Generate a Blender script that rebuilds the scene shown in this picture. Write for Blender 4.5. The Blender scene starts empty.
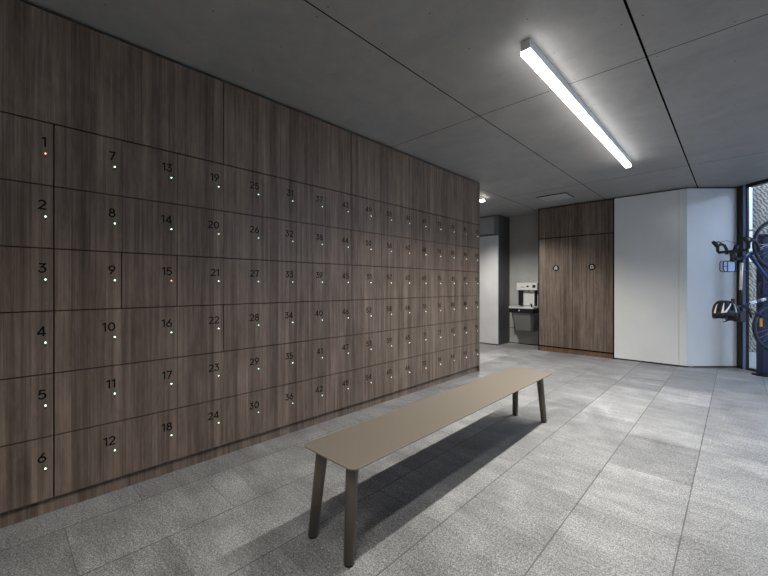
import bpy, bmesh, math, random
from math import sin, cos, pi, radians
from mathutils import Vector, Matrix
random.seed(7)
S = bpy.context.scene
COL = S.collection

# ------------------------------------------------------------------ view frame of the diagonal corner
A = radians(43.672)
FW = Vector((-sin(A), cos(A), 0))      # direction the glazing recedes in
RT = Vector((cos(A), sin(A), 0))       # direction along the slanted panel
CAM = Vector((2.717, 0.0, 1.25))
H = 2.77                               # ceiling height
BANK_Y0 = 0.2168 - 0.3092              # start of first locker column
CW = 0.3092                            # column pitch
RH = 0.3426                            # row pitch
ROW_TOP = 2.1416
NCOL = 16
BANK_Y1 = BANK_Y0 + NCOL * CW
P0 = Vector((2.171, 7.3, 0)); P1 = Vector((2.726, 7.83, 0))

# ------------------------------------------------------------------ material helpers
class N:
    def __init__(s, name, rough=0.5, metal=0.0, color=(0.5, 0.5, 0.5)):
        s.m = bpy.data.materials.new(name); s.m.use_nodes = True
        s.t = s.m.node_tree; s.b = s.t.nodes['Principled BSDF']
        s.b.inputs['Base Color'].default_value = (*color, 1)
        s.b.inputs['Roughness'].default_value = rough
        s.b.inputs['Metallic'].default_value = metal
    def n(s, typ, **kw):
        x = s.t.nodes.new(typ)
        for k, v in kw.items(): setattr(x, k, v)
        return x
    def l(s, a, b): s.t.links.new(a, b)
    def math(s, op, a, b=None, c=None):
        x = s.n('ShaderNodeMath', operation=op)
        for i, v in enumerate((a, b, c)):
            if v is None: continue
            if isinstance(v, (int, float)): x.inputs[i].default_value = v
            else: s.l(v, x.inputs[i])
        return x.outputs[0]
    def pos(s):
        g = s.n('ShaderNodeNewGeometry'); x = s.n('ShaderNodeSeparateXYZ')
        s.l(g.outputs['Position'], x.inputs[0]); return x.outputs
    def vec(s, a, b, c=0.0):
        x = s.n('ShaderNodeCombineXYZ')
        for i, v in enumerate((a, b, c)):
            if isinstance(v, (int, float)): x.inputs[i].default_value = v
            else: s.l(v, x.inputs[i])
        return x.outputs[0]
    def noise(s, v, scale, detail=3, rough=0.5, dist=0.0):
        x = s.n('ShaderNodeTexNoise'); s.l(v, x.inputs['Vector'])
        x.inputs['Scale'].default_value = scale; x.inputs['Detail'].default_value = detail
        x.inputs['Roughness'].default_value = rough; x.inputs['Distortion'].default_value = dist
        return x.outputs['Fac']
    def ramp(s, f, stops):
        x = s.n('ShaderNodeValToRGB'); s.l(f, x.inputs[0]); e = x.color_ramp.elements
        while len(e) < len(stops): e.new(0.5)
        for i, (p, c) in enumerate(stops):
            e[i].position = p; e[i].color = (*c, 1) if len(c) == 3 else c
        return x.outputs[0]
    def mix(s, f, a, b, mode='MIX'):
        x = s.n('ShaderNodeMix', data_type='RGBA', blend_type=mode)
        if isinstance(f, (int, float)): x.inputs[0].default_value = f
        else: s.l(f, x.inputs[0])
        for i, v in ((6, a), (7, b)):
            if isinstance(v, tuple): x.inputs[i].default_value = (*v, 1)
            else: s.l(v, x.inputs[i])
        return x.outputs[2]
    def base(s, c): s.l(c, s.b.inputs['Base Color'])
    def bump(s, h, strength=0.2, dist=0.002):
        x = s.n('ShaderNodeBump'); x.inputs['Strength'].default_value = strength
        x.inputs['Distance'].default_value = dist; s.l(h, x.inputs['Height'])
        s.l(x.outputs[0], s.b.inputs['Normal'])

def plain(name, color, rough=0.5, metal=0.0, var=0.06, scale=40, spec=0.5):
    """procedural plain finish with a faint mottling"""
    k = N(name, rough, metal, color)
    k.b.inputs['Specular IOR Level'].default_value = spec
    g = k.n('ShaderNodeNewGeometry')
    f = k.noise(g.outputs['Position'], scale, 2)
    lo = tuple(max(0, c * (1 - var)) for c in color); hi = tuple(min(1, c * (1 + var)) for c in color)
    k.base(k.ramp(f, [(0.3, lo), (0.7, hi)]))
    return k.m

def wood(name, tint=1.0, sat=1.0, contrast=1.0):
    k = N(name, 0.5)
    k.b.inputs['Specular IOR Level'].default_value = 0.3
    p = k.pos()
    h = k.math('ADD', p[0], p[1])
    # planks of uneven width
    wob = k.math('MULTIPLY', k.noise(k.vec(h, 0, 0), 3.1, 1), 0.12)
    pid = k.math('FLOOR', k.math('DIVIDE', k.math('ADD', h, wob), 0.087))
    wn = k.n('ShaderNodeTexWhiteNoise', noise_dimensions='1D'); k.l(pid, wn.inputs['W'])
    rnd = wn.outputs['Value']
    # cathedral figure: broad rings stretched along z
    zz = k.math('MULTIPLY', p[2], 0.16)
    fig = k.noise(k.vec(h, k.math('ADD', zz, k.math('MULTIPLY', rnd, 9.0)), pid), 9.0, 3, 0.55, 0.35)
    ringed = k.math('FRACT', k.math('MULTIPLY', fig, 9.0))
    ring = k.math('SUBTRACT', 1.0, k.math('ABSOLUTE', k.math('SUBTRACT', k.math('MULTIPLY', ringed, 2.0), 1.0)))
    # fine straight pinstripe grain
    fine = k.noise(k.vec(h, k.math('MULTIPLY', p[2], 0.012), 0), 130.0, 3, 0.6)
    mid = k.noise(k.vec(h, k.math('MULTIPLY', p[2], 0.02), 3.3), 34.0, 2, 0.6)
    pores = k.noise(k.vec(h, k.math('MULTIPLY', p[2], 0.06), 7.7), 420.0, 2, 0.6)
    knot = k.noise(k.vec(h, k.math('MULTIPLY', p[2], 0.5), k.math('MULTIPLY', pid, 1.7)), 6.0, 2, 0.5)
    v = k.math('ADD', k.math('MULTIPLY', k.math('SUBTRACT', mid, 0.5), 0.75), k.math('MULTIPLY', k.math('SUBTRACT', fine, 0.5), 0.65))
    v = k.math('ADD', v, k.math('MULTIPLY', k.math('SUBTRACT', ring, 0.5), 0.08))
    v = k.math('ADD', v, k.math('MULTIPLY', k.math('SUBTRACT', rnd, 0.5), 0.20))
    v = k.math('ADD', v, k.math('MULTIPLY', k.math('SUBTRACT', pores, 0.5), 0.25))
    v = k.math('ADD', v, k.math('MULTIPLY', k.math('SUBTRACT', knot, 0.5), 0.35))
    v = k.math('ADD', k.math('MULTIPLY', v, contrast), 0.5)
    def c(r, g, b):
        m = (r + g + b) / 3
        return tuple(max(0, (m + (q - m) * sat) * tint) for q in (r, g, b))
    k.base(k.ramp(v, [(0.12, c(.054, .039, .030)), (0.38, c(.120, .090, .071)), (0.58, c(.182, .140, .113)), (0.9, c(.305, .243, .196))]))
    k.bump(fine, 0.08, 0.001)
    return k.m

def floor_mat():
    k = N('speckled grey stone tile', 0.55)
    p = k.pos()
    W, L = 0.4622, 0.688
    u = k.math('DIVIDE', k.math('SUBTRACT', p[0], 2.0555), W)
    cid = k.math('FLOOR', u); fu = k.math('FRACT', u)
    odd = k.math('MODULO', k.math('ADD', cid, 100.0), 2.0)
    yv = k.math('DIVIDE', k.math('SUBTRACT', k.math('SUBTRACT', p[1], 2.303), k.math('MULTIPLY', odd, 0.344)), L)
    rid = k.math('FLOOR', yv); fv = k.math('FRACT', yv)
    du = k.math('MULTIPLY', k.math('SUBTRACT', 0.5, k.math('ABSOLUTE', k.math('SUBTRACT', fu, 0.5))), W)
    dv = k.math('MULTIPLY', k.math('SUBTRACT', 0.5, k.math('ABSOLUTE', k.math('SUBTRACT', fv, 0.5))), L)
    wob = k.math('MULTIPLY', k.noise(k.vec(p[0], p[1]), 7.0, 2), 0.0042)
    ju = k.math('LESS_THAN', du, k.math('ADD', wob, 0.0009))
    jv = k.math('LESS_THAN', dv, k.math('SUBTRACT', wob, 0.0002))
    joint = k.math('MAXIMUM', ju, k.math('MULTIPLY', jv, 0.75))
    wn = k.n('ShaderNodeTexWhiteNoise', noise_dimensions='2D'); k.l(k.vec(cid, rid), wn.inputs['Vector'])
    g = k.n('ShaderNodeNewGeometry'); P = g.outputs['Position']
    spk = k.noise(P, 170.0, 3, 0.7)
    spk2 = k.noise(P, 75.0, 3, 0.7)
    blot = k.noise(P, 3.2, 4, 0.6, 0.6)
    streak = k.noise(k.vec(k.math('MULTIPLY', p[0], 2.0), k.math('MULTIPLY', p[1], 11.0), 0), 1.0, 4, 0.65, 0.8)
    v = k.math('ADD', k.math('MULTIPLY', k.math('SUBTRACT', spk, 0.5), 2.0), k.math('MULTIPLY', k.math('SUBTRACT', spk2, 0.5), 1.0))
    v = k.math('ADD', v, k.math('MULTIPLY', k.math('SUBTRACT', blot, 0.5), 0.5))
    v = k.math('ADD', v, k.math('MULTIPLY', k.math('SUBTRACT', streak, 0.5), 0.38))
    v = k.math('ADD', v, k.math('MULTIPLY', k.math('SUBTRACT', wn.outputs['Value'], 0.5), 0.16))
    v = k.math('ADD', v, 0.5)
    c = k.ramp(v, [(0.1, (.050, .051, .051)), (0.5, (.215, .217, .216)), (0.9, (.53, .53, .52))])
    c = k.mix(k.math('MULTIPLY', joint, .85), c, (.060, .061, .062))
    k.base(c)
    k.l(k.ramp(blot, [(0.3, (.42, .42, .42)), (0.7, (.62, .62, .62))]), k.b.inputs['Roughness'])
    k.bump(k.math('SUBTRACT', spk, k.math('MULTIPLY', joint, 2.0)), 0.25, 0.002)
    return k.m

def ceiling_mat():
    k = N('grey fibre cement board', 0.6)
    p = k.pos()
    g = k.n('ShaderNodeNewGeometry'); P = g.outputs['Position']
    def grid(c, off, pitch):
        f = k.math('FRACT', k.math('ADD', k.math('DIVIDE', k.math('SUBTRACT', c, off), pitch), 50.5))
        return k.math('MULTIPLY', k.math('ABSOLUTE', k.math('SUBTRACT', f, 0.5)), pitch)
    jx = k.math('LESS_THAN', grid(p[0], 1.058, 1.2295), 0.0045)
    jy = k.math('LESS_THAN', grid(p[1], 2.970, 3.038), 0.0035)
    wide = k.math('LESS_THAN', k.math('ABSOLUTE', k.math('SUBTRACT', p[0], 2.2875)), 0.0065)
    j = k.math('MAXIMUM', k.math('MAXIMUM', jx, wide), jy)
    blot = k.noise(P, 1.6, 5, 0.62, 0.8)
    cloud = k.noise(P, 7.0, 5, 0.7, 0.4)
    fine = k.noise(P, 120.0, 2, 0.6)
    v = k.math('ADD', k.math('MULTIPLY', blot, 0.5), k.math('ADD', k.math('MULTIPLY', cloud, 0.32), k.math('MULTIPLY', fine, 0.18)))
    c = k.ramp(v, [(0.3, (.265, .262, .255)), (0.7, (.39, .387, .378))])
    k.base(k.mix(j, c, (.004, .004, .004)))
    k.l(k.math('MULTIPLY', k.math('SUBTRACT', 1.0, j), 0.5), k.b.inputs['Specular IOR Level'])
    k.bump(k.math('SUBTRACT', fine, j), 0.12, 0.002)
    return k.m

def panel_mat():
    k = N('satin white laminate with fine weave', 0.2)
    g = k.n('ShaderNodeNewGeometry'); p = k.pos()
    f = k.noise(g.outputs['Position'], 2.0, 3)
    k.base(k.ramp(f, [(0.3, (.69, .69, .665)), (0.7, (.74, .74, .715))]))
    h = k.math('ADD', p[0], p[1])
    w = k.math('ADD', k.math('SINE', k.math('MULTIPLY', h, 170.0)), k.math('SINE', k.math('MULTIPLY', p[2], 170.0)))
    k.bump(k.math('ADD', w, k.math('MULTIPLY', k.noise(g.outputs['Position'], 14.0, 3), 6.0)), 0.05, 0.002)
    return k.m

def stone_mat():
    k = N('rough dressed stone', 0.9)
    g = k.n('ShaderNodeNewGeometry'); P = g.outputs['Position']
    mp = k.n('ShaderNodeMapping'); k.l(P, mp.inputs[0]); mp.inputs['Scale'].default_value = (1, 1, 1.6); mp.inputs['Rotation'].default_value = (.5, .3, 0)
    w = k.n('ShaderNodeTexWave'); k.l(mp.outputs[0], w.inputs['Vector'])
    w.inputs['Scale'].default_value = 7.5; w.inputs['Distortion'].default_value = 6.0
    w.inputs['Detail'].default_value = 4; w.inputs['Detail Scale'].default_value = 1.6
    nz = k.noise(P, 55.0, 4, 0.8)
    v = k.math('ADD', k.math('MULTIPLY', w.outputs['Fac'], 0.45), k.math('MULTIPLY', nz, 0.75))
    k.base(k.ramp(v, [(0.25, (.012, .010, .008)), (0.55, (.070, .060, .045)), (0.85, (.22, .19, .145))]))
    k.bump(v, 0.7, 0.02)
    return k.m

def glass_mat():
    k = N('clear glazing'); t = k.t; t.nodes.remove(k.b)
    out = [n for n in t.nodes if n.type == 'OUTPUT_MATERIAL'][0]
    tr = k.n('ShaderNodeBsdfTransparent'); tr.inputs[0].default_value = (.92, .95, .97, 1)
    gl = k.n('ShaderNodeBsdfGlossy'); gl.inputs['Roughness'].default_value = 0.02
    lw = k.n('ShaderNodeLayerWeight'); lw.inputs[0].default_value = 0.5
    ff = k.math('ADD', k.math('MULTIPLY', k.math('POWER', lw.outputs['Facing'], 5.0), .9), .035)
    mx = k.n('ShaderNodeMixShader')
    k.l(ff, mx.inputs[0]); k.l(tr.outputs[0], mx.inputs[1]); k.l(gl.outputs[0], mx.inputs[2])
    k.l(mx.outputs[0], out.inputs[0]); return k.m

def emit(name, color, strength):
    k = N(name, 0.4, 0, color)
    k.b.inputs['Emission Color'].default_value = (*color, 1)
    k.b.inputs['Emission Strength'].default_value = strength
    return k.m

M = dict(
    wood=wood('walnut laminate', 0.88, 1.12, 1.05),
    wood_warm=wood('warm brown walnut laminate', .7, 2.0),
    edge=plain('dark laminate edge', (.008, .007, .006), .7, spec=.15),
    dark=plain('matt black', (.008, .008, .009), .6, spec=.25),
    ink=plain('black lettering', (.004, .004, .004), .7, spec=.1),
    floor=floor_mat(), ceil=ceiling_mat(), panel=panel_mat(), stone=stone_mat(), glass=glass_mat(),
    plaster=plain('grey plaster', (.24, .24, .235), .75, scale=4),
    hatch=plain('light grey painted board', (.46, .46, .45), .6, scale=6),
    niche=plain('pale grey plaster', (.38, .38, .37), .6, scale=5),
    charcoal=plain('charcoal cladding', (.055, .056, .055), .45),
    white=plain('white laminate door', (.66, .66, .65), .3, scale=3),
    bench=plain('taupe powder coat', (.185, .160, .127), .42, var=.03, scale=150),
    benchleg=plain('dark taupe powder coat', (.120, .100, .076), .42, var=.04, scale=150),
    housing=plain('white painted aluminium', (.82, .82, .84), .4),
    steel=plain('brushed stainless steel', (.70, .70, .69), .30, .35, scale=60),
    satin=plain('satin white steel', (.72, .72, .70), .35, .1),
    greymetal=plain('mid grey steel', (.20, .20, .195), .42, .3),
    navy=plain('navy powder coat', (.014, .022, .062), .38),
    bluepaint=plain('blue bicycle paint', (.030, .058, .17), .28, .2),
    silver=plain('pale silver tube highlight', (.75, .70, .64), .25, .3),
    helmet=plain('satin black shell', (.010, .010, .011), .5, spec=.3),
    rubber=plain('black rubber', (.012, .012, .015), .55),
    rim=plain('blue grey rim', (.06, .09, .17), .3, .5),
    chrome=plain('bicycle bright metal', (.5, .5, .5), .25, .9),
    whitepl=plain('white plastic', (.75, .75, .73), .4),
    palebag=plain('pale blue nylon', (.36, .47, .66), .5),
    frame_blue=plain('blue grey anodised frame', (.24, .33, .60), .35, .2),
    frame=plain('dark bronze frame', (.022, .019, .016), .45, .2),
    orange=plain('amber reflector', (.75, .33, .02), .3),
    paving=plain('outdoor paving', (.14, .135, .125), .85, scale=8),
    led_g=emit('green white indicator', (.62, 1.0, .68), 5.0),
    led_w=emit('pale indicator', (.85, 1.0, .88), 4.0),
    led_r=emit('red indicator', (1.0, .36, .28), 3.5),
    tube=emit('lit lamp diffuser', (1.0, .985, .96), 14.0),
    spot=emit('lit spotlight lens', (1.0, .96, .88), 30.0),
)

# ------------------------------------------------------------------ mesh helpers
def box(bm, lo, hi, mi=0, mat=None):
    vs = [bm.verts.new((x, y, z)) for x in (lo[0], hi[0]) for y in (lo[1], hi[1]) for z in (lo[2], hi[2])]
    if mat is not None:
        for v in vs: v.co = mat @ v.co
    for f in ((0, 1, 3, 2), (4, 6, 7, 5), (0, 4, 5, 1), (2, 3, 7, 6), (0, 2, 6, 4), (1, 5, 7, 3)):
        fc = bm.faces.new([vs[i] for i in f]); fc.material_index = mi
    return vs

def tube(bm, pts, r, seg=12, cap=True, closed=False, mi=0):
    """swept round tube through points; r number or list"""
    pts = [Vector(p) for p in pts]; n = len(pts)
    rs = r if isinstance(r, (list, tuple)) else [r] * n
    up = None; rings = []
    for i in range(n):
        if closed: d = (pts[(i + 1) % n] - pts[i - 1]).normalized()
        elif i == 0: d = (pts[1] - pts[0]).normalized()
        elif i == n - 1: d = (pts[-1] - pts[-2]).normalized()
        else: d = (pts[i + 1] - pts[i - 1]).normalized()
        if up is None:
            up = Vector((0, 0, 1)) if abs(d.z) < 0.9 else Vector((1, 0, 0))
        a = (up - d * up.dot(d)).normalized(); b = d.cross(a); up = a
        rings.append([bm.verts.new(pts[i] + (a * cos(2 * pi * k / seg) + b * sin(2 * pi * k / seg)) * rs[i]) for k in range(seg)])
    m = n if closed else n - 1
    for i in range(m):
        A_, B_ = rings[i], rings[(i + 1) % n]
        for k in range(seg):
            f = bm.faces.new((A_[k], A_[(k + 1) % seg], B_[(k + 1) % seg], B_[k])); f.smooth = True; f.material_index = mi
    if cap and not closed:
        bm.faces.new(rings[0][::-1]).material_index = mi; bm.faces.new(rings[-1]).material_index = mi

def prism(bm, pts, z0, z1, mi=0):
    b = [bm.verts.new((x, y, z0)) for x, y in pts]; t = [bm.verts.new((x, y, z1)) for x, y in pts]
    bm.faces.new(b[::-1]).material_index = mi; bm.faces.new(t).material_index = mi
    n = len(pts)
    for i in range(n):
        bm.faces.new((b[i], b[(i + 1) % n], t[(i + 1) % n], t[i])).material_index = mi

def link(name, bm, mats, parent=None, loc=None, bevel=0, rot=None, recalc=True):
    if recalc: bmesh.ops.recalc_face_normals(bm, faces=bm.faces)
    me = bpy.data.meshes.new(name); bm.to_mesh(me); bm.free()
    for m in (mats if isinstance(mats, (list, tuple)) else [mats]): me.materials.append(M[m])
    o = bpy.data.objects.new(name, me); COL.objects.link(o)
    if parent: o.parent = parent
    if loc is not None: o.location = loc
    if rot is not None: o.rotation_euler = rot
    if bevel:
        b = o.modifiers.new('bevel', 'BEVEL'); b.width = bevel; b.segments = 2; b.limit_method = 'ANGLE'
        b.angle_limit = radians(40)
    return o

def bxo(name, lo, hi, mat, parent=None, bevel=0, loc=None):
    bm = bmesh.new(); box(bm, lo, hi); return link(name, bm, mat, parent, loc, bevel)

def tag(o, label=None, cat=None, group=None, kind=None):
    if label: o['label'] = label
    if cat: o['category'] = cat
    if group: o['group'] = group
    if kind: o['kind'] = kind
    return o

def thing(name, loc, label, cat, group=None, rot=None):
    o = bpy.data.objects.new(name, None); COL.objects.link(o); o.location = loc
    o.empty_display_size = 0.1
    if rot is not None: o.rotation_euler = rot
    return tag(o, label, cat, group)

def struct(o): o['kind'] = 'structure'; return o

# ------------------------------------------------------------------ numerals (geometric sans strokes)
def arc(cx, cy, rx, ry, a0, a1, n=14):
    return [(cx + rx * cos(radians(a0 + (a1 - a0) * i / n)), cy + ry * sin(radians(a0 + (a1 - a0) * i / n))) for i in range(n + 1)]
h = 0.076   # half of stroke width, digit height 1
DIG = {
    '0': (0.72, [arc(.36, .5, .36 - h, .5 - h, 90, 450, 24)]),
    '1': (0.36, [[(0.0, .80), (.26, 1 - h)], [(.27, 1.0), (.27, 0)]]),
    '2': (0.62, [arc(.30, .70, .25, .235, 165, -28, 12) + [(.06, h), (.62, h)]]),
    '3': (0.62, [[(.04, 1 - h), (.52, 1 - h), (.27, .60)] + arc(.29, .335, .26, .27, 85, -165, 14)]),
    '4': (0.72, [[(.50, 0), (.50, 1.0)], [(.50, .96), (.05, .25)], [(.02, .25), (.72, .25)]]),
    '5': (0.62, [[(.55, 1 - h), (.14, 1 - h), (.10, .53)] + arc(.29, .335, .27, .27, 125, -155, 14)]),
    '6': (0.66, [arc(.33, .32, .265, .255, 90, 450, 20), [(.50, 1.0), (.105, .43)]]),
    '7': (0.62, [[(.02, 1 - h), (.56, 1 - h), (.20, 0)]]),
    '8': (0.64, [arc(.32, .74, .21, .195, 90, 450, 18), arc(.32, .29, .255, .235, 90, 450, 20)]),
    '9': (0.66, [arc(.33, .68, .265, .255, 90, 450, 20), [(.16, 0), (.555, .57)]]),
}
def stroke(bm, pts, hw, x0, x1):
    """flat ribbon in the y-z plane raised from x0 to x1"""
    P = [Vector(p) for p in pts]
    closed = (P[0] - P[-1]).length < 1e-5
    if closed: P = P[:-1]
    n = len(P); L = []; R = []
    for i in range(n):
        if closed: a, b = P[i - 1], P[(i + 1) % n]; d0 = (P[i] - a).normalized(); d1 = (b - P[i]).normalized()
        else:
            d0 = (P[i] - P[i - 1]).normalized() if i else (P[1] - P[0]).normalized()
            d1 = (P[i + 1] - P[i]).normalized() if i < n - 1 else d0
        t = (d0 + d1)
        t = t.normalized() if t.length > 1e-6 else d1
        nn = Vector((-t.y, t.x)); c = max(0.45, nn.dot(Vector((-d1.y, d1.x))))
        off = nn * (hw / c); L.append(P[i] + off); R.append(P[i] - off)
    m = n if closed else n - 1
    fl = [bm.verts.new((x1, p.x, p.y)) for p in L]; fr = [bm.verts.new((x1, p.x, p.y)) for p in R]
    bl = [bm.verts.new((x0, p.x, p.y)) for p in L]; br = [bm.verts.new((x0, p.x, p.y)) for p in R]
    for i in range(m):
        j = (i + 1) % n
        bm.faces.new((fl[i], fr[i], fr[j], fl[j])); bm.faces.new((fl[i], fl[j], bl[j], bl[i])); bm.faces.new((fr[i], br[i], br[j], fr[j]))
def number_mesh(txt, height, right, bottom, x0, x1):
    bm = bmesh.new(); w = sum(DIG[c][0] for c in txt) + 0.13 * (len(txt) - 1)
    x = right - w * height
    for c in txt:
        for pl in DIG[c][1]:
            stroke(bm, [(x + px * height, bottom + pz * height) for px, pz in pl], h * height, x0, x1)
        x += (DIG[c][0] + 0.13) * height
    bmesh.ops.recalc_face_normals(bm, faces=bm.faces)
    me = bpy.data.meshes.new('number'); bm.to_mesh(me); bm.free(); me.materials.append(M['ink']); return me

# ------------------------------------------------------------------ the setting
bm = bmesh.new()
ipoly = [(-3.2, -2.7), (6.0, -2.7), (6.0, 4.55), (2.83, 7.87), (2.6, 8.2), (-3.2, 8.2)]
prism(bm, ipoly, -0.2, 0.0); struct(link('floor', bm, 'floor'))
bm = bmesh.new(); prism(bm, ipoly, H, H + 0.25)
sx = [x for b in (1.058, 2.2875, -0.1715, 3.517, 4.7465) for x in (b - .052, b + .052, b + .425, b + .80)]
sy = [-0.068 + k * 3.038 + d for k in range(-1, 3) for d in (.045, .47, .89, 1.31, 1.73, 2.15, 2.57, 2.993)]
for x in sx:
    for y in sy:
        if -2.5 < y < 7.2 and 0.05 < x < 5.5 and (y < 4.6 or x + y < 9.3):
            c = [bm.verts.new((x + .004 * cos(k * pi / 4), y + .004 * sin(k * pi / 4), H - .0012)) for k in range(8)]
            bm.faces.new(c[::-1]).material_index = 1
o = link('ceiling', bm, ['ceil', 'dark'], recalc=False); struct(o)
# ceiling hatch: thin panel in a dark frame
t = thing('access_hatch', (0.49, 6.56, H - .012), 'square flush access hatch in grey ceiling before tall walnut cabinet', 'hatch')
bm = bmesh.new(); box(bm, (-.235, -.215, 0), (.235, .215, .0115)); link('hatch_frame', bm, 'edge', t)
bm = bmesh.new(); box(bm, (-.225, -.205, -.003), (.225, .205, -.0002)); link('hatch_panel', bm, 'hatch', t)

struct(bxo('wall_left', (-.62, -2.7, 0), (-.50, BANK_Y1 - .002, H), 'plaster'))
struct(bxo('wall_left', (-.495, -2.7, 0), (0, BANK_Y0 - .004, H), 'plaster'))
struct(bxo('wall_left', (-3.2, BANK_Y1 - .12, 0), (-.622, BANK_Y1 - .002, H), 'plaster'))
struct(bxo('wall_left', (-3.32, BANK_Y1 - .12, 0), (-3.2, 8.2, H), 'niche'))
struct(bxo('wall_rear', (-.62, -2.82, 0), (6.12, -2.7, H), 'plaster'))
struct(bxo('wall_right', (6.0, -2.7, 0), (6.12, 4.55, H), 'plaster'))
# back wall: recessed behind the drinking fountain, flush white panels beside the cabinet
struct(bxo('wall_back', (-3.2, 7.86, 0), (1.19, 8.0, H), 'niche'))
def frame_box(bm, lo, hi, mi=0):   # lo/hi in (depth, lateral, z) of the diagonal corner, measured from the camera footprint
    mt = Matrix.Translation((CAM.x, CAM.y, 0)) @ Matrix(((FW.x, RT.x, 0, 0), (FW.y, RT.y, 0, 0), (0, 0, 1, 0), (0, 0, 0, 1)))
    box(bm, lo, hi, mi, mt)
bm = bmesh.new()
box(bm, (1.206, 7.30, .024), (2.073, 7.34, H - .022)); struct(link('wall_back', bm, 'panel'))
bm = bmesh.new()
prism(bm, [(2.0765, 7.30), (2.171, 7.30), (2.19, 7.36), (2.0765, 7.34)], .024, H - .022); struct(link('wall_back', bm, 'panel'))
bm = bmesh.new(); prism(bm, [(1.216, 7.343), (2.185, 7.343), (2.185, 7.9), (1.216, 7.9)], 0, H); struct(link('wall_back', bm, 'dark'))
# slanted panel
d_sl = 5.655
l0 = (P0.x - CAM.x) * RT.x + P0.y * RT.y; d0 = (P0.x - CAM.x) * FW.x + P0.y * FW.y
bm = bmesh.new()
s = RT * 0.768
prism(bm, [(P0.x + .002, P0.y), (P0.x + s.x, P0.y + s.y), (P0.x + s.x + FW.x * .04, P0.y + s.y + FW.y * .04), (P0.x + .022, P0.y + .055)], .024, H - .022)
struct(link('wall_corner', bm, 'panel'))
bm = bmesh.new()
e = P0 + s
prism(bm, [(2.24, 7.43), (e.x + FW.x * .045, e.y + FW.y * .045), (e.x + .0, e.y + .25), (2.3, 8.0)], 0, H)
struct(link('wall_corner', bm, 'dark'))
GL = (e.x - CAM.x) * RT.x + e.y * RT.y       # lateral of the glazing plane
GD = (e.x - CAM.x) * FW.x + e.y * FW.y       # depth of the corner
# glazing: frame members and panes
t = struct(thing('window_1', (0, 0, 0), None, None))
del_keys = [k for k in ('label', 'category') if k in t]
def fr(name, lo, hi, mat):
    b_ = bmesh.new(); frame_box(b_, lo, hi); return link(name, b_, mat, t)
fr('corner_post', (GD - .087, GL - .006, 0), (GD + .05, GL + .09, H), 'frame')
fr('blue_mullion', (GD - .135, GL + .002, 0), (GD - .088, GL + .03, H), 'frame_blue')
fr('mullion', (GD - .158, GL + .001, 0), (GD - .1355, GL + .03, H), 'frame')
fr('top_rail', (0.75, GL - .005, H - .05), (GD - .159, GL + .07, H), 'frame')
fr('bottom_rail', (0.75, GL, 0), (GD - .159, GL + .07, .035), 'frame')
for k in range(3):
    dd = GD - .159 - 1.45 * (k + 1)
    fr('mullion', (dd - .03, GL, .036), (dd + .03, GL + .07, H - .051), 'frame')
fr('window_pane', (0.76, GL + .03, .036), (GD - .160, GL + .036, H - .051), 'glass')
# outside
bm = bmesh.new()
mt = [(e.x, e.y + .3), (7.0, 3.9), (12, 8), (6.5, 13)]
q = [CAM + FW * a + RT * b for a, b in ((GD + 6, GL + .1), (-3, GL + .1), (-3, GL + 6), (GD + 6, GL + 6))]
prism(bm, [(p.x, p.y) for p in q], -.22, -.02); struct(link('ground_outside', bm, 'paving'))
bm = bmesh.new(); frame_box(bm, (2.2, GL + 1.65, -.02), (GD + 5, GL + 2.05, 3.15)); struct(link('wall_outside', bm, 'stone'))
bm = bmesh.new()
ww = (752.6 - 384) / 368.9
dl = (GL + 1.65) / ww
z0_ = 1.75
for z0, z1 in ((1.72, 2.13), (2.17, 2.30), (2.34, 3.13)):
    frame_box(bm, (dl - .016, GL + 1.632, z0), (dl + .018, GL + 1.3495, z1))
tag(link('marker_strip', bm, 'whitepl'), 'broken white upright strip on the stone wall outside the glazing', 'strip')

# ------------------------------------------------------------------ locker bank
DX = 0.0            # face of the doors
def build_locker_meshes():
    out = {}
    bm = bmesh.new(); box(bm, (-.478, .0006, .0006), (-.040, CW - .0006, RH - .0006)); out['carcass'] = (bm, 'edge')
    def door(gl, gr):
        b = bmesh.new(); box(b, (-.0215, gl, .0030), (0, CW - gr, RH - .0030)); return b
    out['door'] = (door(.0010, .0010), 'wood')
    out['door_gap'] = (door(.0010, .0055), 'wood')
    b = bmesh.new(); y, z = CW - .037, RH - .1705
    for r, x in ((.0040, .0012),):
        c = [b.verts.new((x, y + r * cos(k * pi / 5), z + r * sin(k * pi / 5))) for k in range(10)]
        c2 = [b.verts.new((0.0001, v.co.y, v.co.z)) for v in c]
        b.faces.new(c)
        for k in range(10): b.faces.new((c[k], c[(k + 1) % 10], c2[(k + 1) % 10], c2[k]))
    out['light'] = (b, 'led_g')
    b = bmesh.new(); z -= .017; r = .0026
    c = [b.verts.new((.0008, y + r * cos(k * pi / 4), z + r * sin(k * pi / 4))) for k in range(8)]; b.faces.new(c)
    out['hole'] = (b, 'ink')
    return out
lm = build_locker_meshes(); meshes = {}
for k, (b, mt_) in lm.items():
    bmesh.ops.recalc_face_normals(b, faces=b.faces)
    me = bpy.data.meshes.new(k); b.to_mesh(me); b.free(); me.materials.append(M[mt_]); meshes[k] = me
for nm in ('led_r', 'led_w'):
    me = meshes['light'].copy(); me.materials.clear(); me.materials.append(M[nm]); meshes[nm] = me
ordin = ['first', 'second', 'third', 'fourth', 'fifth', 'sixth', 'seventh', 'eighth', 'ninth', 'tenth', 'eleventh', 'twelfth', 'thirteenth', 'fourteenth', 'fifteenth', 'sixteenth']
rown = ['top', 'second', 'third', 'fourth', 'fifth', 'bottom']
def part(name, me, parent, loc=None):
    o = bpy.data.objects.new(name, me); COL.objects.link(o); o.parent = parent
    if loc is not None: o.location = loc
    return o
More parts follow.
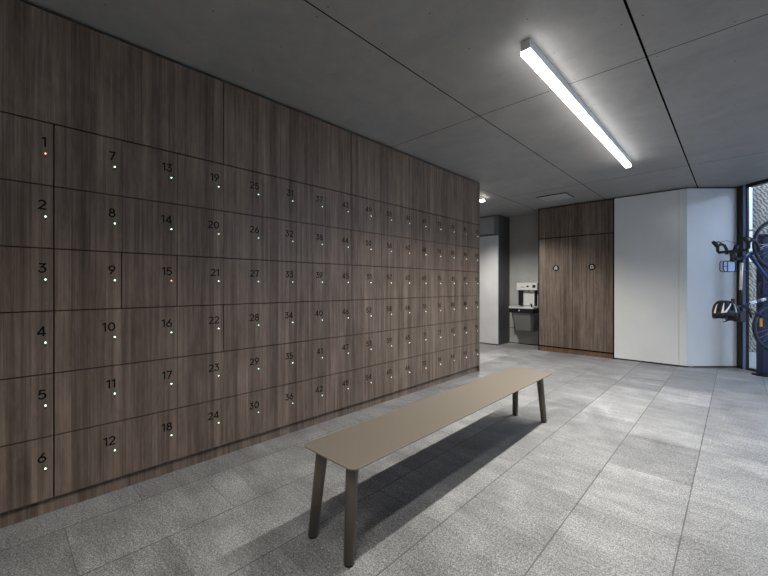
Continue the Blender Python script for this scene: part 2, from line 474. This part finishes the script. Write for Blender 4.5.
for c in range(NCOL):
    for r in range(6):
        num = c * 6 + r + 1
        lit = 'red' if num in (1, 15) else 'green'
        col = f'{ordin[c]} column from the left' if c < NCOL - 1 else 'last column at the far corner'
        t = thing('locker', (0, BANK_Y0 + c * CW, ROW_TOP - (r + 1) * RH),
                  f'walnut locker numbered {num} with {lit} light, {rown[r]} row, {col}', 'locker', 'numbered walnut lockers')
        part('carcass', meshes['carcass'], t)
        gap = (c == 0) or num in (9, 15, 22) or (num == 44)
        d = part('door', meshes['door_gap' if gap else 'door'], t)
        tr = RH - .134
        nm = part('number', number_mesh(str(num), .0525, CW - .0335, tr, 0.0001, .0009), d)
        lt = part('indicator_light', meshes['led_r'] if lit == 'red' else (meshes['light'] if c < 7 else meshes['led_w']), d)
        if lit == 'red': lt['label'] = 'red indicator light'
        part('key_hole', meshes['hole'], d)
# panels over the lockers, four columns wide each
edges = [0, 4, 8, 12, 16]
wh = ['over the lockers at the left edge of the photo', 'over lockers 25 to 43', 'over lockers 49 to 67', 'over the last lockers at the far corner']
wh = ['over the first four locker columns', 'over the fifth to eighth locker columns', 'over the ninth to twelfth locker columns', 'over the last four locker columns']
for i in range(4):
    y0 = BANK_Y0 + edges[i] * CW + .003; y1 = BANK_Y0 + edges[i + 1] * CW - .003
    t = thing('overhead_panel', (0, y0, ROW_TOP + .004), f'tall blank walnut panel {wh[i]}', 'panel', 'blank walnut panels above the lockers')
    bxo('carcass', (-.478, 0, 0.001), (-.0225, y1 - y0, H - .034 - ROW_TOP), 'edge', t)
    bxo('door', (-.0215, 0.0005, .001), (0, y1 - y0 - .0005, H - .028 - ROW_TOP), 'wood', t)
t = thing('plinth', (0, BANK_Y0, 0), 'long recessed walnut plinth under the row of lockers', 'plinth')
bxo('plinth_base', (-.47, 0, 0), (-.046, BANK_Y1 - BANK_Y0 - .003, ROW_TOP - 6 * RH - .003), 'edge', t)
bxo('plinth_board', (-.0455, 0, 0), (-.028, BANK_Y1 - BANK_Y0 - .004, ROW_TOP - 6 * RH - .012), 'wood', t)
tag(bxo('end_panel', (-.48, BANK_Y1 + .0005, 0), (0.0, BANK_Y1 + .0185, H - .016), 'wood'), 'narrow walnut end panel closing the far end of the locker wall', 'panel')

# ------------------------------------------------------------------ tall cabinet at the back
CY = 7.30
t = thing('tall_cabinet', (0.559, CY, 0), 'floor to ceiling walnut cabinet with two doors and round black badges', 'cabinet')
def cb(name, x0, x1, y0, y1, z0, z1, mat, par=None, bevel=0):
    return bxo(name, (x0 - .559, y0 - CY, z0), (x1 - .559, y1 - CY, z1), mat, par or t, bevel)
bm = bmesh.new()
for lo, hi in (((-.080, CY - .004, 0), (-.066, CY + .50, H - .012)), ((1.186, CY - .004, 0), (1.203, CY + .50, H - .012)),
               ((-.0658, CY + .03, 0.088), (1.1858, CY + .50, H - .014)), ((-.0658, CY + .03, 0), (1.1858, CY + .05, .087))):
    box(bm, (lo[0] - .559, lo[1] - CY, lo[2]), (hi[0] - .559, hi[1] - CY, hi[2]))
o = link('body', bm, 'edge', t); o['label'] = 'black edge panels'
cb('kick_board', -.065, 1.185, CY + .008, CY + .029, 0.0, .078, 'wood_warm')['label'] = 'warm brown kick board'
cb('top_panel', -.064, 1.184, CY, CY + .022, 2.178, H - .03, 'wood')
for x0, x1, bx_, side in ((-.064, .543, .250, 'left'), (.552, 1.184, .862, 'right')):
    d = cb('door', x0, x1, CY, CY + .022, .105, 2.160, 'wood')
    bm = bmesh.new(); c = (bx_ - .559, 1.59)
    ring = lambda r, y, n=28: [bm.verts.new((c[0] + r * cos(2 * pi * k / n), y, c[1] + r * sin(2 * pi * k / n))) for k in range(n)]
    R1, R2, R3 = ring(.057, -.0002), ring(.057, -.006), ring(.052, -.008)
    for a_, b_ in ((R1, R2), (R2, R3)):
        for k in range(28): bm.faces.new((a_[k], a_[(k + 1) % 28], b_[(k + 1) % 28], b_[k]))
    bm.faces.new(R3)
    bd = link('badge', bm, 'dark', t); bd.parent = d
    bm = bmesh.new()     # pale padlock-like glyph
    for k in range(8):
        a0, a1 = radians(180 - k * 22.5), radians(180 - (k + 1) * 22.5)
        pp = [(c[0] + rr * cos(a), c[1] + .006 + rr * sin(a) * 1.2) for rr, a in ((.024, a0), (.024, a1), (.014, a1), (.014, a0))]
        bm.faces.new([bm.verts.new((x, -.0086, z)) for x, z in pp])
    box(bm, (c[0] - .024, -.0092, c[1] - .030), (c[0] - .013, -.0084, c[1] + .006)); box(bm, (c[0] + .013, -.0092, c[1] - .030), (c[0] + .024, -.0084, c[1] + .006))
    box(bm, (c[0] - .004, -.0092, c[1] - .022), (c[0] + .004, -.0084, c[1] + .002))
    gph = link('badge_symbol', bm, 'satin', d); gph['label'] = 'pale grey symbol'

# ------------------------------------------------------------------ block left of the niche with white door
t = thing('service_cupboard', (-1.7, CY, 0), 'charcoal sided cupboard with white door left of the drinking fountain', 'cupboard')
def sb(name, lo, hi, mat, par=None):
    return bxo(name, (lo[0] + 1.7, lo[1] - CY, lo[2]), (hi[0] + 1.7, hi[1] - CY, hi[2]), mat, par or t)
sb('body', (-2.6, CY + .024, 0), (-.925, CY + .557, H - .004), 'charcoal')
sb('door', (-2.597, CY, .022), (-.923, CY + .023, 2.33), 'white')['label'] = 'tall white door'
bm = bmesh.new()
for lo, hi in (((-2.6, CY, 2.352), (-1.013, CY + .023, 2.372)), ((-1.013, CY, 2.352), (-.923, CY + .023, H - .004)), ((-2.6, CY, H - .04), (-1.014, CY + .023, H - .004))):
    box(bm, (lo[0] + 1.7, lo[1] - CY, lo[2]), (hi[0] + 1.7, hi[1] - CY, hi[2]))
link('head_frame', bm, 'greymetal', t)
sb('transom_panel', (-2.6, CY + .006, 2.373), (-1.014, CY + .0235, H - .042), 'niche')['label'] = 'pale grey panel above the door'

# ------------------------------------------------------------------ drinking fountain with bottle filler
WY = 7.86
t = thing('drinking_fountain', (-.49, WY, .26), 'wall hung stainless drinking fountain and bottle filler in the recess beside the cabinet', 'drinking fountain')
def fb(name, lo, hi, mat, par=None, bevel=0):
    return bxo(name, (lo[0] + .49, lo[1] - WY, lo[2] - .26), (hi[0] + .49, hi[1] - WY, hi[2] - .26), mat, par or t, bevel)
hd = fb('filler_head', (-.712, WY - .13, 1.165), (-.272, WY - .001, 1.32), 'satin', bevel=.008)
bm = bmesh.new(); box(bm, (.125, -.1345, .955), (.185, -.1305, 1.015)); link('sensor_window', bm, 'dark', hd)
bm = bmesh.new()
cc = [bm.verts.new((.02 + .026 * cos(k * pi / 8), -.1318, .985 + .019 * sin(k * pi / 8))) for k in range(16)]; bm.faces.new(cc)
link('logo_dot', bm, 'dark', hd)
bm = bmesh.new(); box(bm, (-.13, -.1318, .965), (-.05, -.1306, .975)); link('label_strip', bm, 'greymetal', hd)
fb('back_panel', (-.60, WY - .03, .84), (-.345, WY - .001, 1.164), 'satin')
fb('side_column', (-.685, WY - .09, .84), (-.601, WY - .001, 1.164), 'dark')
fb('side_column', (-.344, WY - .09, .84), (-.318, WY - .001, 1.164), 'dark')
bm = bmesh.new(); tube(bm, [(0.03, -.085, .905), (.03, -.085, .885), (.03, -.085, .872)], [.022, .018, .012], 12); link('filler_nozzle', bm, 'greymetal', t)
# basin with sloping rounded front and sunk bowl
bm = bmesh.new()
prof = [(-.27, 0), (-.27, -.40), (-.25, -.445), (-.1, -.455), (.1, -.455), (.25, -.445), (.27, -.40), (.27, 0)]
z0, z1 = .79 - .26, .825 - .26
inn = [(x * .82, y * .82 - .035) for x, y in prof]
to = [bm.verts.new((x, y, z1)) for x, y in prof]; ti = [bm.verts.new((x, y, z1)) for x, y in inn]
tb = [bm.verts.new((x * .8, y * .8 - .04, z1 - .055)) for x, y in inn]; bo = [bm.verts.new((x, y, z0)) for x, y in prof]
n = len(prof)
for i in range(n):
    j = (i + 1) % n
    bm.faces.new((to[i], to[j], ti[j], ti[i])); bm.faces.new((ti[i], ti[j], tb[j], tb[i])); bm.faces.new((to[i], bo[i], bo[j], to[j]))
bm.faces.new(tb); bm.faces.new(bo[::-1])
link('basin', bm, 'steel', t, bevel=.003)
bm = bmesh.new(); tube(bm, [(.10, -.12, z1 - .02), (.10, -.12, z1 + .035), (.085, -.15, z1 + .055)], [.017, .015, .011], 10); link('bubbler', bm, 'dark', t)
bm = bmesh.new(); prism(bm, [(x * .985, y * .985 - .003 * (y < 0)) for x, y in prof], .70 - .26, .789 - .26)
bd = link('front_band', bm, 'dark', t)
bm = bmesh.new(); tube(bm, [(-.02, -.452, .49), (-.02, -.463, .49)], .016, 12); o = link('push_button', bm, 'steel', t); o.parent = bd
bm = bmesh.new()     # tapering shroud
a_ = [(-.235, -.005), (-.235, -.36), (-.19, -.42), (.19, -.42), (.235, -.36), (.235, -.005)]
bq = [(-.19, -.005), (-.19, -.26), (-.155, -.31), (.155, -.31), (.19, -.26), (.19, -.005)]
va = [bm.verts.new((x, y, .439)) for x, y in a_]; vb = [bm.verts.new((x, y, .07)) for x, y in bq]
vc = [bm.verts.new((x * .9, y * .9, .045)) for x, y in bq]
for i in range(6):
    j = (i + 1) % 6; bm.faces.new((va[i], vb[i], vb[j], va[j])); bm.faces.new((vb[i], vc[i], vc[j], vb[j]))
bm.faces.new(va); bm.faces.new(vc[::-1])
link('shroud', bm, 'greymetal', t, bevel=.004)
# wall skirting of the recess
struct(bxo('baseboard_back', (-.924, WY - .008, 0), (-.082, WY - .0005, .012), 'edge'))
struct(bxo('trim_1', (-.924, WY - .006, .33), (-.082, WY - .0005, .338), 'edge'))

# ------------------------------------------------------------------ bench
t = thing('bench', (1.312, 2.30, 0), 'long taupe metal bench on four splayed round legs before the lockers', 'bench', rot=(0, 0, .009))
bw, bl, rr = .196, 1.240, .042
pts = []
for cx, cy, a0 in ((bw - rr, bl - rr, 0), (-bw + rr, bl - rr, 90), (-bw + rr, -bl + rr, 180), (bw - rr, -bl + rr, 270)):
    for k in range(9):
        a = radians(a0 + k * 90 / 8); pts.append((cx + rr * cos(a), cy + rr * sin(a)))
bm = bmesh.new(); prism(bm, pts, .443, .450); link('seat', bm, 'bench', t, bevel=.0015)
bm = bmesh.new()
box(bm, (-.045, -1.11, .405), (-.015, 1.11, .4425)); box(bm, (.015, -1.11, .405), (.045, 1.11, .4425))
for y in (-1.13, 1.09): box(bm, (-.13, y, .41), (.13, y + .04, .4425))
link('under_frame', bm, 'benchleg', t)
for sx_ in (-1, 1):
    for sy_ in (-1, 1):
        yy = 1.125 if sy_ > 0 else 1.168
        top = Vector((sx_ * .112, sy_ * yy, .442)); foot = Vector((sx_ * .136, sy_ * (yy + .043), .008))
        bm = bmesh.new(); tube(bm, [top, top.lerp(foot, .06), top.lerp(foot, .065), foot], [.029, .030, .030, .025], 24)
        lg = link('leg', bm, 'benchleg', t)
        bm = bmesh.new(); tube(bm, [foot + Vector((0, 0, -.0005)), foot + Vector((0, 0, -.008))], [.021, .021], 20)
        link('foot_cap', bm, 'rubber', lg)

# ------------------------------------------------------------------ linear lamp
SPREAD = 135
def lamp(name, x, y0, y1, label, w=.058, power=92):
    t = thing(name, (x, y0, H), label, 'ceiling light')
    L = y1 - y0
    bm = bmesh.new(); box(bm, (-w / 2, 0, -.062), (w / 2, L, -.0005)); link('housing', bm, 'housing', t, bevel=.001)
    bm = bmesh.new()
    prof = [(-w / 2 - .002, -.0625), (-w / 2 - .002, -.082), (-w / 2 + .007, -.090), (w / 2 - .007, -.090), (w / 2 + .002, -.082), (w / 2 + .002, -.0625)]
    a = [bm.verts.new((px, .001, pz)) for px, pz in prof]; b = [bm.verts.new((px, L - .001, pz)) for px, pz in prof]
    for i in range(6): bm.faces.new((a[i], a[(i + 1) % 6], b[(i + 1) % 6], b[i]))
    bm.faces.new(a[::-1]); bm.faces.new(b)
    link('diffuser', bm, 'tube', t)
    ld = bpy.data.lights.new('lamp_light', 'AREA'); ld.shape = 'RECTANGLE'; ld.size = w - .012; ld.size_y = L - .02
    ld.energy = power; ld.spread = radians(SPREAD); ld.color = (1.0, .965, .91)
    lo_ = bpy.data.objects.new('lamp_light', ld); COL.objects.link(lo_); lo_.parent = t; lo_.location = (0, L / 2, -.0915)
    return t
lamp('linear_lamp', 1.776, 2.25, 5.25, 'long white lit strip lamp on the concrete ceiling over the bench')
lamp('linear_lamp', 2.33, -2.3, 0.7, 'long white lit strip lamp on the ceiling behind the photographer', power=45)

# small ceiling spotlight by the end of the lockers
t = thing('ceiling_spotlight', (-.43, 5.72, H), 'small bright ceiling spotlight beyond the far end of the lockers', 'spotlight')
bm = bmesh.new(); tube(bm, [(0, 0, -.0005), (0, 0, -.018)], .045, 20); link('mounting_plate', bm, 'satin', t)
bm = bmesh.new(); tube(bm, [(0, 0, -.0185), (0, 0, -.058)], .040, 20); link('lamp_head', bm, 'satin', t)
bm = bmesh.new(); tube(bm, [(0, 0, -.0585), (0, 0, -.066), (0, 0, -.072)], [.046, .046, .03], 20); link('lens', bm, 'spot', t)

# ------------------------------------------------------------------ bicycle hung upright on the rack
def fp(u, v, d):       # place on the hanging plane: photo column/row at depth d -> world point in the room
    return CAM + FW * d + RT * ((u - 384) / 368.9 * d) + Vector((0, 0, -(v - 286.15) / 368.9 * d))
D = 4.75; K = D / 368.9
O = CAM + FW * D + RT * 5.08; O.z = 0.0
# local bike axes: up (world z) = riding direction, -RT = bike's top, FW = across
def bp(a, b, c=0.0):   # a: height, b: distance out from wheel line towards the room, c: across
    return Vector((O.x, O.y, 0)) - RT * b + FW * c + Vector((0, 0, a))
t = thing('bicycle', (O.x, O.y, .384), 'blue drop bar bicycle hanging upright by its front wheel at the glazing', 'bicycle')
def bk(name, bm, mat, par=None, **kw):
    bmesh.ops.translate(bm, verts=bm.verts, vec=(-O.x, -O.y, -.384))
    return link(name, bm, mat, par or t, **kw)
RH_, FH_ = .725, 1.785
R = .336
for hz in (RH_, FH_):
    bm = bmesh.new(); tube(bm, [bp(hz + (R - .014) * sin(k * pi / 24), (R - .014) * cos(k * pi / 24)) for k in range(48)], .015, 8, closed=True)
    w = bk('tyre', bm, 'rubber')
    bm = bmesh.new(); tube(bm, [bp(hz + (R - .036) * sin(k * pi / 24), (R - .036) * cos(k * pi / 24)) for k in range(48)], .010, 8, closed=True)
    bk('rim', bm, 'rim')
    bm = bmesh.new()
    for k in range(24):
        a = k * pi / 12; s_ = .022 if k % 2 else -.022
        tube(bm, [bp(hz, 0, s_), bp(hz + (R - .044) * sin(a), (R - .044) * cos(a))], .0012, 4, cap=False)
    bk('spokes', bm, 'chrome')
    bm = bmesh.new(); tube(bm, [bp(hz, 0, -.05), bp(hz, 0, -.02), bp(hz, 0, .02), bp(hz, 0, .05)], [.012, .022, .022, .012], 12); bk('hub', bm, 'chrome')
bm = bmesh.new(); q0 = bp(RH_ + .06, .245, -.02)
box(bm, (-.012, -.008, -.05), (.012, .008, .05), 0, Matrix.Translation(q0) @ Matrix.Rotation(A, 4, 'Z')); bk('wheel_reflector', bm, 'orange')
BB = (1.135, -.02); SC = (1.000, .475); HT = (1.600, .492); HB = (1.655, .375)
bm = bmesh.new(); tube(bm, [bp(*BB), bp(*HB)], [.021, .019], 12); bk('down_tube', bm, 'bluepaint')
bm = bmesh.new(); tube(bm, [bp(*BB), bp(*SC)], [.019, .017], 12); st = bk('seat_tube', bm, 'bluepaint')
for f0, f1 in ((.40, .52), (.64, .80)):
    a0 = Vector(BB).lerp(Vector(SC), f0); a1 = Vector(BB).lerp(Vector(SC), f1)
    bm = bmesh.new(); tube(bm, [bp(*a0), bp(*a1)], .0205, 12); o = bk('decal', bm, 'whitepl'); o.parent = st; o['label'] = 'white lettering band'
bm = bmesh.new(); tube(bm, [bp(*SC), bp(SC[0] + .17, SC[1] + .012), bp(SC[0] + .20, SC[1] + .012), bp(HT[0] - .02, HT[1] - .02)], [.013, .0145, .0155, .0165], 12); tp = bk('top_tube', bm, 'rubber')
bm = bmesh.new(); tube(bm, [bp(SC[0] + .20, SC[1] + .012), bp(HT[0] - .05, HT[1] - .017)], [.0165, .0175], 12); o = bk('painted_highlight', bm, 'silver'); o.parent = tp; o['label'] = 'pale silver highlight painted on the top tube'  # reflected highlight along the black top tube, put in as a pale sleeve
bm = bmesh.new(); tube(bm, [bp(*HB), bp(HT[0], HT[1])], .022, 12); bk('head_tube', bm, 'bluepaint')
bm = bmesh.new()
for s_ in (-1, 1):
    tube(bm, [bp(HB[0], HB[1]), bp(HB[0] + .02, HB[1] - .03, s_ * .045), bp(FH_ - .02, .12, s_ * .052), bp(FH_, 0, s_ * .052)], [.016, .015, .012, .010], 10)
bk('fork', bm, 'navy')
bm = bmesh.new()
for s_ in (-1, 1): tube(bm, [bp(SC[0], SC[1] - .01, s_ * .02), bp(RH_, 0, s_ * .06)], .008, 8)
bk('seat_stays', bm, 'navy')
bm = bmesh.new()
for s_ in (-1, 1): tube(bm, [bp(BB[0], BB[1], s_ * .02), bp(RH_, 0, s_ * .06)], .010, 8)
bk('chain_stays', bm, 'navy')
bm = bmesh.new(); tube(bm, [bp(SC[0], SC[1]), bp(SC[0] - .035, SC[1] + .12)], .0135, 10); bk('seat_post', bm, 'rubber')
# saddle: tapered padded shape
bm = bmesh.new()
rings = []
sec = [(-.15, .075), (-.10, .078), (-.04, .055), (.03, .028), (.10, .021), (.135, .012)]
for a, wd in sec:
    ring = []
    for k in range(12):
        th = 2 * pi * k / 12
        ring.append(bm.verts.new(bp(.955 + a, .588 + .022 * sin(th) + (.01 if a < -.1 else 0), wd * cos(th))))
    rings.append(ring)
for i in range(len(rings) - 1):
    for k in range(12):
        f = bm.faces.new((rings[i][k], rings[i][(k + 1) % 12], rings[i + 1][(k + 1) % 12], rings[i + 1][k])); f.smooth = True
bm.faces.new(rings[0][::-1]); bm.faces.new(rings[-1]); bk('saddle', bm, 'rubber')
# saddle bag
bm = bmesh.new(); box(bm, (-.045, -.045, -.07), (.045, .045, .07), 0, Matrix.Translation(bp(.86, .50)) @ Matrix.Rotation(A, 4, 'Z')); bk('saddle_bag', bm, 'rubber', bevel=.015)
# stem, bars, hoods
bm = bmesh.new(); tube(bm, [bp(HT[0], HT[1]), bp(HT[0] - .01, HT[1] + .05), bp(1.70, .585)], [.017, .017, .015], 10); bk('stem', bm, 'rubber')
bm = bmesh.new()
bar = []
def drop(s_):
    c0 = s_ * .21
    return [bp(1.70, .592, s_ * .10), bp(1.70, .592, s_ * .19), bp(1.725, .594, c0), bp(1.785, .592, c0), bp(1.815, .555, c0), bp(1.80, .505, c0), bp(1.745, .475, c0), bp(1.675, .470, c0)]
for s_ in (-1, 1): tube(bm, [bp(1.70, .590, 0)] + drop(s_), .0185, 10)
bk('handlebar', bm, 'rubber')
for s_ in (-1, 1):
    bm = bmesh.new(); tube(bm, [bp(1.785, .60, s_ * .21), bp(1.82, .625, s_ * .212), bp(1.845, .655, s_ * .212)], [.025, .024, .021], 10)
    tube(bm, [bp(1.83, .63, s_ * .213), bp(1.85, .58, s_ * .214), bp(1.82, .52, s_ * .214)], [.008, .007, .005], 8)
    bk('brake_lever', bm, 'rubber')
bm = bmesh.new()
for s_, z_ in ((1, .05), (-1, .03)):
    tube(bm, [bp(1.83, .62, s_ * .2), bp(1.85 , .56, s_ * .12), bp(1.80, .48, s_ * .02), bp(1.70, .44, -s_ * .02), bp(1.64, .40, 0)], .0026, 6)
bk('brake_cables', bm, 'rubber')
bm = bmesh.new(); tube(bm, [bp(1.775, .545, -.01), bp(1.70, .575, -.01), bp(1.62, .60, -.01), bp(1.565, .61, -.01)], [.024, .026, .022, .026], 12); bk('front_lamp', bm, 'rubber')
# bottle cage, cranks, chainring, pedals
bm = bmesh.new()
for s_ in (-1, 1):
    tube(bm, [bp(1.16, .06, s_ * .03), bp(1.26, .10, s_ * .035), bp(1.30, .20, s_ * .035), bp(1.22, .24, s_ * .03), bp(1.13, .20, s_ * .025), bp(1.10, .08, s_ * .02)], .0045, 6, closed=True)
bk('bottle_cage', bm, 'navy')
bm = bmesh.new(); tube(bm, [bp(BB[0], BB[1], -.055), bp(BB[0], BB[1], .055)], .02, 12)
tube(bm, [bp(BB[0], BB[1], -.06), bp(BB[0] - .10, BB[1] + .13, -.068)], .010, 8); tube(bm, [bp(BB[0], BB[1], .06), bp(BB[0] + .10, BB[1] - .13, .068)], .010, 8)
bk('crank', bm, 'rubber')
bm = bmesh.new(); tube(bm, [bp(BB[0] + .09 * sin(k * pi / 14), BB[1] + .09 * cos(k * pi / 14), -.05) for k in range(28)], .006, 6, closed=True); bk('chainring', bm, 'chrome')
for s_ in (1, -1):
    bm = bmesh.new(); box(bm, (-.03, -.045, -.012), (.03, .045, .012), 0, Matrix.Translation(bp(BB[0] - s_ * .10, BB[1] + s_ * .13, -s_ * .12)) @ Matrix.Rotation(A, 4, 'Z')); bk('pedal', bm, 'rubber')
bm = bmesh.new(); tube(bm, [bp(.95, .40, .0), bp(.89, .36, 0), bp(.84, .35, 0)], [.02, .014, .014], 10); bk('rear_brake', bm, 'rubber')

# handlebar bag: rounded pale blue box with black trim
t2 = thing('handlebar_bag', tuple(bp(1.505, .635, 0.02)), 'pale blue bag with black piping hanging under the bicycle handlebar', 'bag', rot=(0, 0, A))
def rrect(w, h_, r_, n=5):
    out = []
    for cx, cz, a0 in ((w - r_, h_ - r_, 0), (-w + r_, h_ - r_, 90), (-w + r_, -h_ + r_, 180), (w - r_, -h_ + r_, 270)):
        for k in range(n): a = radians(a0 + k * 90 / (n - 1)); out.append((cx + r_ * cos(a), cz + r_ * sin(a)))
    return out
bm = bmesh.new(); pr = rrect(.080, .068, .03)
f_ = [bm.verts.new((x, -.022, z)) for x, z in pr]; b_ = [bm.verts.new((x, .022, z)) for x, z in pr]
bm.faces.new(f_); bm.faces.new(b_[::-1])
for i in range(len(pr)): bm.faces.new((f_[i], f_[(i + 1) % len(pr)], b_[(i + 1) % len(pr)], b_[i]))
link('bag_body', bm, 'palebag', t2, bevel=.004)
bm = bmesh.new(); tube(bm, [(x, -.024, z) for x, z in pr], .006, 8, closed=True); tube(bm, [(x, .024, z) for x, z in pr], .006, 8, closed=True)
link('piping', bm, 'rubber', t2)
bm = bmesh.new()
box(bm, (-.030, -.0265, -.068), (-.019, -.0225, .068)); box(bm, (-.075, -.026, -.005), (-.031, -.0225, .004)); link('strap', bm, 'rubber', t2)
bm = bmesh.new(); tube(bm, [(.04, 0, .068), (.04, 0, .12), (.03, 0, .175)], .010, 8); tube(bm, [(.075, 0, -.066), (.20, .0, -.066), (.30, 0, -.062)], .005, 6); link('hanger', bm, 'rubber', t2)

# helmet hanging from the saddle
hc = CAM + FW * 4.62 + RT * ((724.5 - 384) / 368.9 * 4.62); hc.z = .935
t3 = thing('cycle_helmet', tuple(hc), 'black cycle helmet with white stripes hanging beside the saddle', 'helmet', rot=(0, 0, A))
bm = bmesh.new()
nu, nv = 36, 12
def hp(u, v, s_=1.0):
    # dome: u around, v from rim(0) to crown(1)
    th = -.30 + v * (pi / 2 * .96 + .30)
    r_ = cos(th) ** .62
    return Vector((.130 * r_ * cos(u) * s_, .105 * r_ * sin(u) * s_, (.165 * sin(th) - .025 - .018 * cos(2 * u) * (1 - v)) * s_))
grid = [[bm.verts.new(hp(2 * pi * i / nu, j / nv)) for i in range(nu)] for j in range(nv)]
for j in range(nv - 1):
    for i in range(nu):
        k = (i + 1) % nu
        ang = (i % 6)
        if 3 <= j <= 8 and ang in (2, 3) and 2 <= (i % 18) <= 16: continue      # vents
        f = bm.faces.new((grid[j][i], grid[j][k], grid[j + 1][k], grid[j + 1][i])); f.smooth = True
bm.faces.new(grid[-1])
o = link('shell', bm, 'helmet', t3)
md = o.modifiers.new('thick', 'SOLIDIFY'); md.thickness = .018; md.offset = -1
bm = bmesh.new()
inner = [[bm.verts.new(hp(2 * pi * i / 24, j / 8, .86)) for i in range(24)] for j in range(8)]
for j in range(7):
    for i in range(24):
        k = (i + 1) % 24; f = bm.faces.new((inner[j][i], inner[j][k], inner[j + 1][k], inner[j + 1][i])); f.smooth = True
bm.faces.new(inner[-1]); link('liner', bm, 'dark', t3)
def stripe(u0, u1, v0, v1, wid, par):
    b = bmesh.new(); n_ = 8; pa = []
    for i in range(n_ + 1):
        f = i / n_; u_ = u0 + (u1 - u0) * f; v_ = v0 + (v1 - v0) * f
        w_ = wid * (1 - .75 * f); pa.append((hp(u_ - w_, v_, 1.012), hp(u_ + w_, v_, 1.012)))
    L_ = [b.verts.new(p[0]) for p in pa]; R_ = [b.verts.new(p[1]) for p in pa]
    for i in range(n_): b.faces.new((L_[i], R_[i], R_[i + 1], L_[i + 1]))
    o_ = link('stripe', b, 'whitepl', par); m_ = o_.modifiers.new('thick', 'SOLIDIFY'); m_.thickness = .003; o_['label'] = 'white stripe'
    return o_
for u0, u1, v0, v1, w_ in ((3.22, 3.30, .22, .62, .12), (3.92, 4.02, .20, .66, .11), (4.12, 4.75, .20, .62, .12), (5.2, 5.1, .2, .6, .1)): stripe(u0, u1, v0, v1, w_, t3)
bm = bmesh.new()
tube(bm, [(-.09, -.08, -.03), (-.05, -.06, -.08), (.0, -.03, -.12), (.03, 0, -.10), (.05, .05, -.03)], .005, 6)
tube(bm, [(.10, -.06, -.03), (.06, -.05, -.09), (.0, -.03, -.12), (-.02, .0, -.135)], .005, 6)
tube(bm, [(-.12, -.04, -.03), (-.10, -.03, -.07), (-.05, -.02, -.085), (.05, -.02, -.08), (.11, -.02, -.05), (.13, -.02, -.02)], .009, 6)
link('chin_strap', bm, 'rubber', t3)
bm = bmesh.new(); tube(bm, [(.13, 0, .03), (.16, 0, .05), (.19, .02, .03), (.20, .03, -.02), (.17, .03, -.04)], .012, 8); o = link('fit_dial', bm, 'rim', t3)

# ------------------------------------------------------------------ rack post
rd, rl = 5.15, 5.29
org = CAM + FW * rd + RT * rl; org.z = 0
t4 = thing('bike_rack', tuple(org), 'navy steel bicycle rack post on a round base by the glazing', 'rack', rot=(0, 0, A))
# local x = RT, local y = FW
bxo('post', (0, 0, .012), (.10, .095, 1.985), 'navy', t4, .004)
bm = bmesh.new(); tube(bm, [(.03, .03, 0), (.03, .03, .010), (.03, .03, .0115)], [.115, .115, .108], 32); link('base_plate', bm, 'dark', t4)
bxo('arm', (.03, -.34, 1.93), (.07, -.0005, 1.97), 'navy', t4, .003)
bm = bmesh.new(); tube(bm, [(.05, -.325, 1.9705), (.04, -.325, 2.03), (-.06, -.325, 2.075), (-.16, -.325, 2.075), (-.213, -.335, 2.064), (-.213, -.40, 2.062), (-.213, -.44, 2.064)], .006, 8); link('wheel_hook', bm, 'rubber', t4)

# ------------------------------------------------------------------ light
w = bpy.data.worlds.new('sky'); S.world = w; w.use_nodes = True
nt = w.node_tree; bg = nt.nodes['Background']
bg.inputs[0].default_value = (.58, .72, 1.0, 1); bg.inputs[1].default_value = 8.0
# spotlight beam of the small ceiling spot
sp = bpy.data.lights.new('spot_beam', 'SPOT'); sp.energy = 300; sp.spot_size = radians(125); sp.spot_blend = .6; sp.shadow_soft_size = .03; sp.color = (1, .96, .9)
so = bpy.data.objects.new('spot_beam', sp); COL.objects.link(so); so.location = (-.43, 5.72, H - .078); so.rotation_euler = (radians(12), 0, 0)
''' the glazed opening (guides sampling only)
pl = bpy.data.lights.new('sky_portal', 'AREA'); pl.shape = 'RECTANGLE'; pl.size = GD - .95; pl.size_y = H - .1
pl.cycles.is_portal = True
po = bpy.data.objects.new('sky_portal', pl); COL.objects.link(po)
c_ = CAM + FW * ((GD + .55) / 2) + RT * (GL + .09); po.location = (c_.x, c_.y, H / 2)
zax = RT.copy(); xax = FW.copy(); yax = zax.cross(xax)
po.matrix_world = Matrix.Translation(po.location) @ Matrix((xax, yax, zax)).transposed().to_4x4()
'''

# ------------------------------------------------------------------ camera
cd = bpy.data.cameras.new('camera'); cd.sensor_width = 36; cd.lens = 368.9 / 768 * 36
cd.shift_y = -(288 - 286.15) / 768 * -1 * -1
co = bpy.data.objects.new('camera', cd); COL.objects.link(co); co.location = CAM
co.rotation_euler = (pi / 2, 0, A); S.camera = co
cd.clip_start = .05

S.view_settings.view_transform = 'Standard'; S.view_settings.look = 'None'
S.view_settings.gamma = 1.0; S.view_settings.use_curve_mapping = False
S.view_settings.exposure = 0.0
